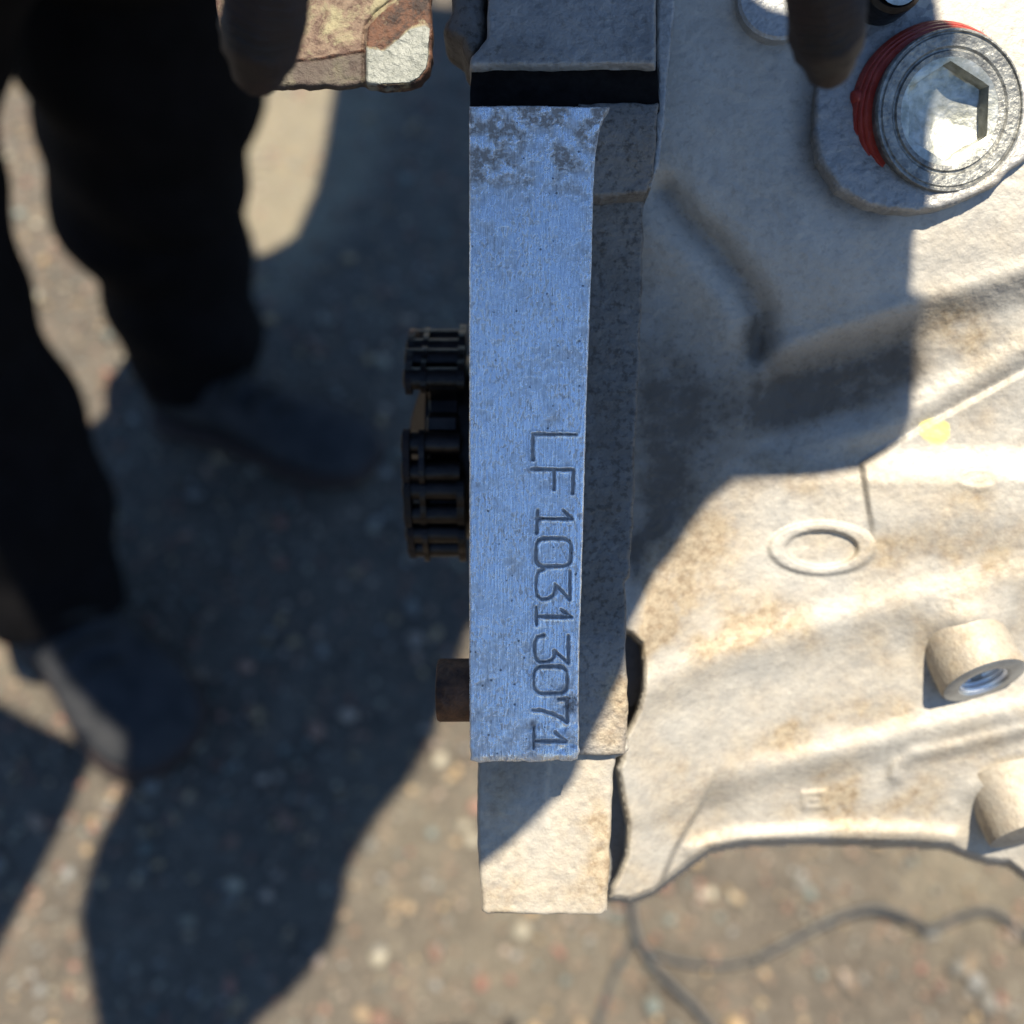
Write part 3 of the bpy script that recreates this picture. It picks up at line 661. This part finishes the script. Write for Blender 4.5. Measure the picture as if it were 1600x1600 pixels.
o = slab('plate', BRK, bt, .0066, M['bracket'], brk, step=2.0, bev_px=6, round_mm=.0007,
         attrs={k: (lambda U, V, k=k: battr(U, V)[k]) for k in ('paint', 'dirt', 'grime_shade')}, nz=1.2, seed=111)
o.data.transform(BRK_INV)

# ------------------------------------------------------------------ two rusty bolt ends close to the camera
def bolt(u, v, dep, u1, v1, dep1, wid, label, seed):
    a = CAMM.inverted() @ W(u, v, dep); b = CAMM.inverted() @ W(u1, v1, dep1); axv = (b-a).normalized()
    L = (b-a).length; w = wid
    root = empty('rusty_bolt', CAMM @ frame(a, axv)); tag(root, label, 'bolt', 'rusty bolt ends hanging in at the top edge')
    prof = [(0, 0), (w*.50, .0002), (w*.64, .0010), (w*.70, .0026), (w*.88, .0042), (w*.98, .0062)]
    z = .0070
    while z < .016: prof += [(w*1.0, z), (w*.93, z+.0006), (w*1.0, z+.0012)]; z += .0012
    prof += [(w*1.05, z), (w*1.1, L)]
    lathe('shank', prof, Matrix.Identity(4), M['rust_dark'], root, 24, jit=.06)
    lathe('nut', [(w*1.0, .0205), (w*1.55, .0206), (w*1.6, .0212), (w*1.6, .027), (w*1.0, .0275)], Matrix.Identity(4), M['rust_dark'], root, 6, smooth=False)
    return root
bolt(400, 128, .107, 440, -200, .086, .0041, 'dark rusty bolt end hanging in front of the painted bracket', 1)
bolt(1297, 118, .108, 1278, -200, .086, .0038, 'dark rusty bolt end hanging in front of the pale plug boss', 2)

# ------------------------------------------------------------------ cables on the ground
def gcable(P, r, label, name='cable'):  # also lays the tubes along the thin dark lines
    pts = [G(u, v, z) for (u, v, z) in P]; c0 = pts[0].copy(); c0.z = 0
    o = tube(name, [p-c0 for p in spline(pts, 8)], r, M['cable'], None, 10); o.location = c0
    return tag(o, label, 'cable', 'black cables on the asphalt below the engine')
gcable([(960, 1300, .02), (985, 1390, .014), (992, 1450, .008), (1015, 1500, .007), (1050, 1540, .007), (1090, 1578, .007), (1150, 1660, .007)], .0036, 'black cable running from under the housing down to the bottom edge')
gcable([(1180, 1500, .004), (1240, 1468, .007), (1300, 1438, .012), (1362, 1420, .014), (1410, 1432, .012), (1452, 1452, .006), (1500, 1432, .006), (1550, 1424, .006), (1600, 1460, .006), (1680, 1520, .004)], .0034, 'black cable arching from right of centre to the right edge')
gcable([(998, 1478, .004), (1040, 1496, .005), (1100, 1508, .004), (1160, 1504, .004), (1215, 1484, .004)], .0026, 'thin dark line linking the two cables across the asphalt')  # thin tubes laid along dark lines on the asphalt
gcable([(992, 1462, .003), (970, 1500, .004), (952, 1545, .004), (935, 1600, .004), (915, 1680, .004)], .0026, 'thin dark line branching off towards the bottom edge')

# ------------------------------------------------------------------ the person standing on the left, leaning over
person = tag(empty('person', Matrix.Translation((-.45, .4, 0))), 'person in black trousers and dark grey shoes standing left of the engine', 'person')
PINV = Matrix.Translation((.45, -.4, 0))
def zdepth(v, z): return (CAM_H-z)/(math.cos(R(TILT))-(800-v)/1600*math.sin(R(TILT)))
def leg(rows, seed, name='trouser_leg'):
    """rows: (u, v, height, halfwidth px)"""
    pts = []; 
    for (u, v, z, hw) in rows:
        dpt = zdepth(v, z); pts.append((W(u, v, dpt), hw/1600*dpt))
    C_ = spline([Vector((*p, r)) if False else p for p, r in pts], 7); rad = []
    rs = [r for p, r in pts]
    for i in range(len(pts)-1):
        for k in range(7): s_ = k/7; s_ = s_*s_*(3-2*s_); rad.append(rs[i]*(1-s_)+rs[i+1]*s_)
    rad.append(rs[-1]); n = 36; bm = bmesh.new(); rings = []; rnd = random.Random(seed); ph = rnd.uniform(0, 6)
    for i, p in enumerate(C_):
        t_ = (C_[min(len(C_)-1, i+1)]-C_[max(0, i-1)]).normalized(); x = Vector((1, 0, 0)); x = (x-t_*x.dot(t_)).normalized(); y = t_.cross(x)
        z_ = p.z; rr = []
        for k in range(n):
            a = 2*math.pi*k/n
            fold = .06*math.sin(z_*55+2.2*math.sin(a+ph)+ph)*math.exp(-z_*1.2) + .02*math.sin(z_*28+3*a+ph)
            q = rad[i]*(1+fold); rr.append(bm.verts.new(p+x*math.cos(a)*q+y*math.sin(a)*q*1.1))
        rings.append(rr)
    for a, b in zip(rings, rings[1:]):
        for k in range(n): bm.faces.new((a[k], a[(k+1) % n], b[(k+1) % n], b[k]))
    bm.faces.new(rings[0][::-1]); bm.faces.new(rings[-1]); bmesh.ops.recalc_face_normals(bm, faces=bm.faces[:])
    me = bpy.data.meshes.new(name); bm.to_mesh(me); bm.free(); me.transform(PINV)
    return link(name, me, M['trousers'], person)
leg([(318, 590, .05, 84), (300, 520, .11, 108), (272, 420, .20, 118), (235, 300, .30, 148), (232, 220, .37, 158), (228, 120, .45, 176), (204, 0, .53, 196), (175, -250, .66, 240), (150, -600, .86, 330)], 1)
leg([(95, 960, .05, 92), (72, 880, .10, 108), (50, 800, .16, 120), (10, 690, .24, 122), (-60, 560, .33, 130), (-120, 430, .42, 145), (-180, 250, .52, 165), (-200, 0, .64, 210), (-120, -450, .82, 300)], 2)
def shoe(heel, toe, wid, seed, hgt=.105):
    h = heel.copy(); tt = toe.copy(); L = (tt-h).length; f = (tt-h).normalized(); s_ = Vector((-f.y, f.x, 0))
    secs = [(0, .55, .62, .85), (.06, .78, .80, 1.0), (.2, .80, .80, 1.0), (.38, .78, .68, .93), (.52, .86, .52, .75), (.66, .98, .42, .60), (.8, .98, .36, .50), (.9, .84, .30, .42), (.97, .52, .22, .30), (1.0, .16, .12, .2)]
    def build(name, z0f, z1f, grow, mat, par, flat):
        bm = bmesh.new(); rings = []; n = 24
        P_ = spline([Vector((a, b, d_)) for a, b, c_, d_ in secs], 4)
        for q in P_:
            c = h+f*(L*min(1, max(0, q.x))); w_ = wid*.5*max(.05, q.y)+grow; z1 = hgt*q.z*z1f; rr = []
            for k in range(n):
                a = 2*math.pi*k/n; ca, sa = math.cos(a), math.sin(a)
                if flat: x_ = math.copysign(abs(ca)**.5, ca)*w_; z_ = z0f+(z1f-z0f)*(.5+.5*math.copysign(abs(sa)**.35, sa))
                else:
                    x_ = math.copysign(abs(ca)**.8, ca)*w_*(1 if sa < 0 else (1-.35*sa)); z_ = z0f+(z1-z0f)*(.5+.5*sa)
                rr.append(bm.verts.new(c+s_*x_+Vector((0, 0, z_))))
            rings.append(rr)
        for a, b in zip(rings, rings[1:]):
            for k in range(n): bm.faces.new((a[k], a[(k+1) % n], b[(k+1) % n], b[k]))
        bm.faces.new(rings[0][::-1]); bm.faces.new(rings[-1]); bmesh.ops.recalc_face_normals(bm, faces=bm.faces[:])
        me = bpy.data.meshes.new(name); bm.to_mesh(me); bm.free(); me.transform(PINV); return link(name, me, mat, par)
    up = build('shoe', .018, 1.0, 0, M['shoe'], person, False)
    build('sole', .002, .026, .006, M['sole'], up, True)
    for i in range(4):
        q = .42+i*.085; c = h+f*(L*q)+Vector((0, 0, hgt*(.93-.13*i*1.0)-.004*i+.004)); w_ = wid*.24
        tube('lace', spline([c-s_*w_-Vector((0, 0, .012)), c-s_*w_*.4+Vector((0, 0, .002)), c+s_*w_*.4+f*.008+Vector((0, 0, .002)), c+s_*w_+f*.01-Vector((0, 0, .012))], 5), .0035, M['lace'], up, 8).data.transform(PINV)
    return up
shoe(G(262, 640), G(590, 735), .105, 1)
shoe(G(62, 935), G(285, 1195), .115, 2)

# unseen slabs added above the camera, cut to throw the broad ground shadow
def caster(name, pts, plane_pt, nrm, th, mat, parent, inv, dome=.5, smooth=1):
    """pts: world points on the shadow's edge; carried up the sunlight to a plane, then given a rounded body"""
    Q = []
    for p in pts:
        k = (plane_pt-p).dot(nrm)/S.dot(nrm); Q.append(p+S*k)
    n = len(Q); c = sum(Q, Vector())/n; bm = bmesh.new(); rings = []
    for (f_, o_) in ((1., -1.), (1., 1.)) if dome == 0 else ((.95, -1.), (1., 0.), (.95, 1.)):
        rings.append([bm.verts.new(c+(q-c)*f_+nrm*th*o_*.5) for q in Q])
    for a, b in zip(rings, rings[1:]):
        for k in range(n): bm.faces.new((a[k], a[(k+1) % n], b[(k+1) % n], b[k]))
    bm.faces.new(rings[0][::-1]); bm.faces.new(rings[-1]); bmesh.ops.triangulate(bm, faces=[f_ for f_ in bm.faces if len(f_.verts) > 4])
    bmesh.ops.recalc_face_normals(bm, faces=bm.faces[:])
    me = bpy.data.meshes.new(name); bm.to_mesh(me); bm.free(); me.transform(inv)
    return link(name, me, mat, parent)
UPZ = Vector((0, 0, 1))
GS = [(548,-60),(545,40),(528,130),(512,230),(498,290),(466,362),(418,416),(392,400),(372,350),(300,380),(262,520),(242,588),(185,625),(140,662),(60,760),(20,900),(70,1010),(120,1100),(170,1150),(208,1180),(196,1250),(176,1300),(140,1370),(122,1430),(135,1510),(150,1600),(150,1700),(340,1720),(400,1600),(460,1550),(518,1480),(528,1420),(545,1360),(590,1280),(640,1220),(675,1160),(700,1090),(722,1020),(745,950),(860,800),(900,500),(900,60),(730,-10),(700,12),(686,26),(676,20),(668,-20),(620,-120)]
jz = 1.42
caster('shadow_caster', [G(u, v) for u, v in dense(GS, 40)], Vector((0, 0, jz)), UPZ, .16, M['shadow_caster'], person, PINV, .3)  # unseen slab shaped from the ground shadow's outline
LS = [(-150, 1000), (-20, 1085), (60, 1130), (152, 1172), (128, 1225), (100, 1290), (60, 1370), (30, 1425), (0, 1482), (-60, 1600), (-260, 1650), (-300, 1100)]
caster('leg_shadow_slab', [G(u, v) for u, v in dense(LS, 40)], Vector((0, 0, jz-.1)), UPZ, .10, M['shadow_caster'], person, PINV, .3)  # unseen slab added to throw the second leg's shadow

def sky_blocker(name, c, rad, seed, mat=None):  # unseen rounded mass added to block sky light
    bm = bmesh.new(); bmesh.ops.create_uvsphere(bm, u_segments=40, v_segments=24, radius=1)
    for v_ in bm.verts:
        p = v_.co; f_ = 1+.03*math.sin(7*p.z+3*p.x+seed)+.02*math.sin(13*p.y-5*p.z+seed)
        q = Vector([math.copysign(abs(x)**.85, x) for x in p])
        v_.co = Vector((c[0]+q.x*rad[0]*f_, c[1]+q.y*rad[1]*f_, c[2]+q.z*rad[2]*f_))
    me = bpy.data.meshes.new(name); bm.to_mesh(me); bm.free(); me.transform(PINV); return link(name, me, mat or M['shadow_caster'], person)
sky_blocker('sky_blocker', (-.50, -.20, 1.22), (.30, .25, .46), 1)  # this and the next two only hold back sky light
sky_blocker('sky_blocker_mass', (-.13, .58, 1.34), (.12, .13, .20), 2)
sky_blocker('sky_blocker_mass', (.52, .78, 1.42), (.42, .36, .46), 3)
# phone behind the lens, plus an added unseen slab cut to shade the engine
ES = [(1240,-25),(1448,-25),(1462,30),(1472,90),(1462,160),(1456,230),(1448,290),(1432,345),(1420,400),(1418,470),(1422,560),(1424,640),(1415,672),(1380,700),(1345,722),(1280,733),(1210,736),(1150,738),(1110,770),(1080,810),(1056,850),(1030,880),(1008,915),(998,960),(988,1000),(978,1036),(950,1095),(925,1145),(905,1192),(880,1225),(845,1262),(800,1305),(748,1345),(700,1420),(300,1420),(300,170),(692,150),(690,-25),(1143,-25),(1148,0),(1165,32),(1190,50),(1236,62)]
def esurf(u, v):
    U_ = np.array([[float(u)]]); V_ = np.array([[float(v)]])
    if u > 1010: t_ = float(e_depth(U_, V_)[0, 0])
    elif v > 1180: t_ = .0118
    elif u > 920: t_ = .0095
    else: t_ = .003
    if sdf(U_, V_, BP)[0, 0] < 0: t_ = BT
    return EM @ E(u, v, t_)
camn = (CAMM.to_3x3() @ Vector((0, 0, 1)))
pl0 = Vector((0, 0, CAM_H))+camn*.016
ph_root = tag(empty('smartphone', Matrix.Translation(pl0)), 'black phone held above the engine, out of the picture', 'phone')
def pts_dense(P, step):
    return [esurf(u, v) for u, v in dense(P, step)]
caster('engine_shadow_slab', pts_dense(ES, 25), pl0, camn, .004, M['shadow_caster'], person, PINV, 0.0)  # unseen slab shaped from the shadow edge on the engine
k_ = pl0
bm = bmesh.new(); bmesh.ops.create_cube(bm, size=1)
for v_ in bm.verts: v_.co = Vector((v_.co.x*.06, v_.co.y*.036, v_.co.z*.008))
bmesh.ops.bevel(bm, geom=[e for e in bm.edges if abs((e.verts[0].co-e.verts[1].co).z) > .004], offset=.008, segments=4, affect='EDGES')
me = bpy.data.meshes.new('phone_body'); bm.to_mesh(me); bm.free()
me.transform(Matrix.Translation(camn*.012) @ RX @ Matrix.Translation((.045, .168, 0)))
link('phone_body', me, M['phone'], ph_root, smooth=False)
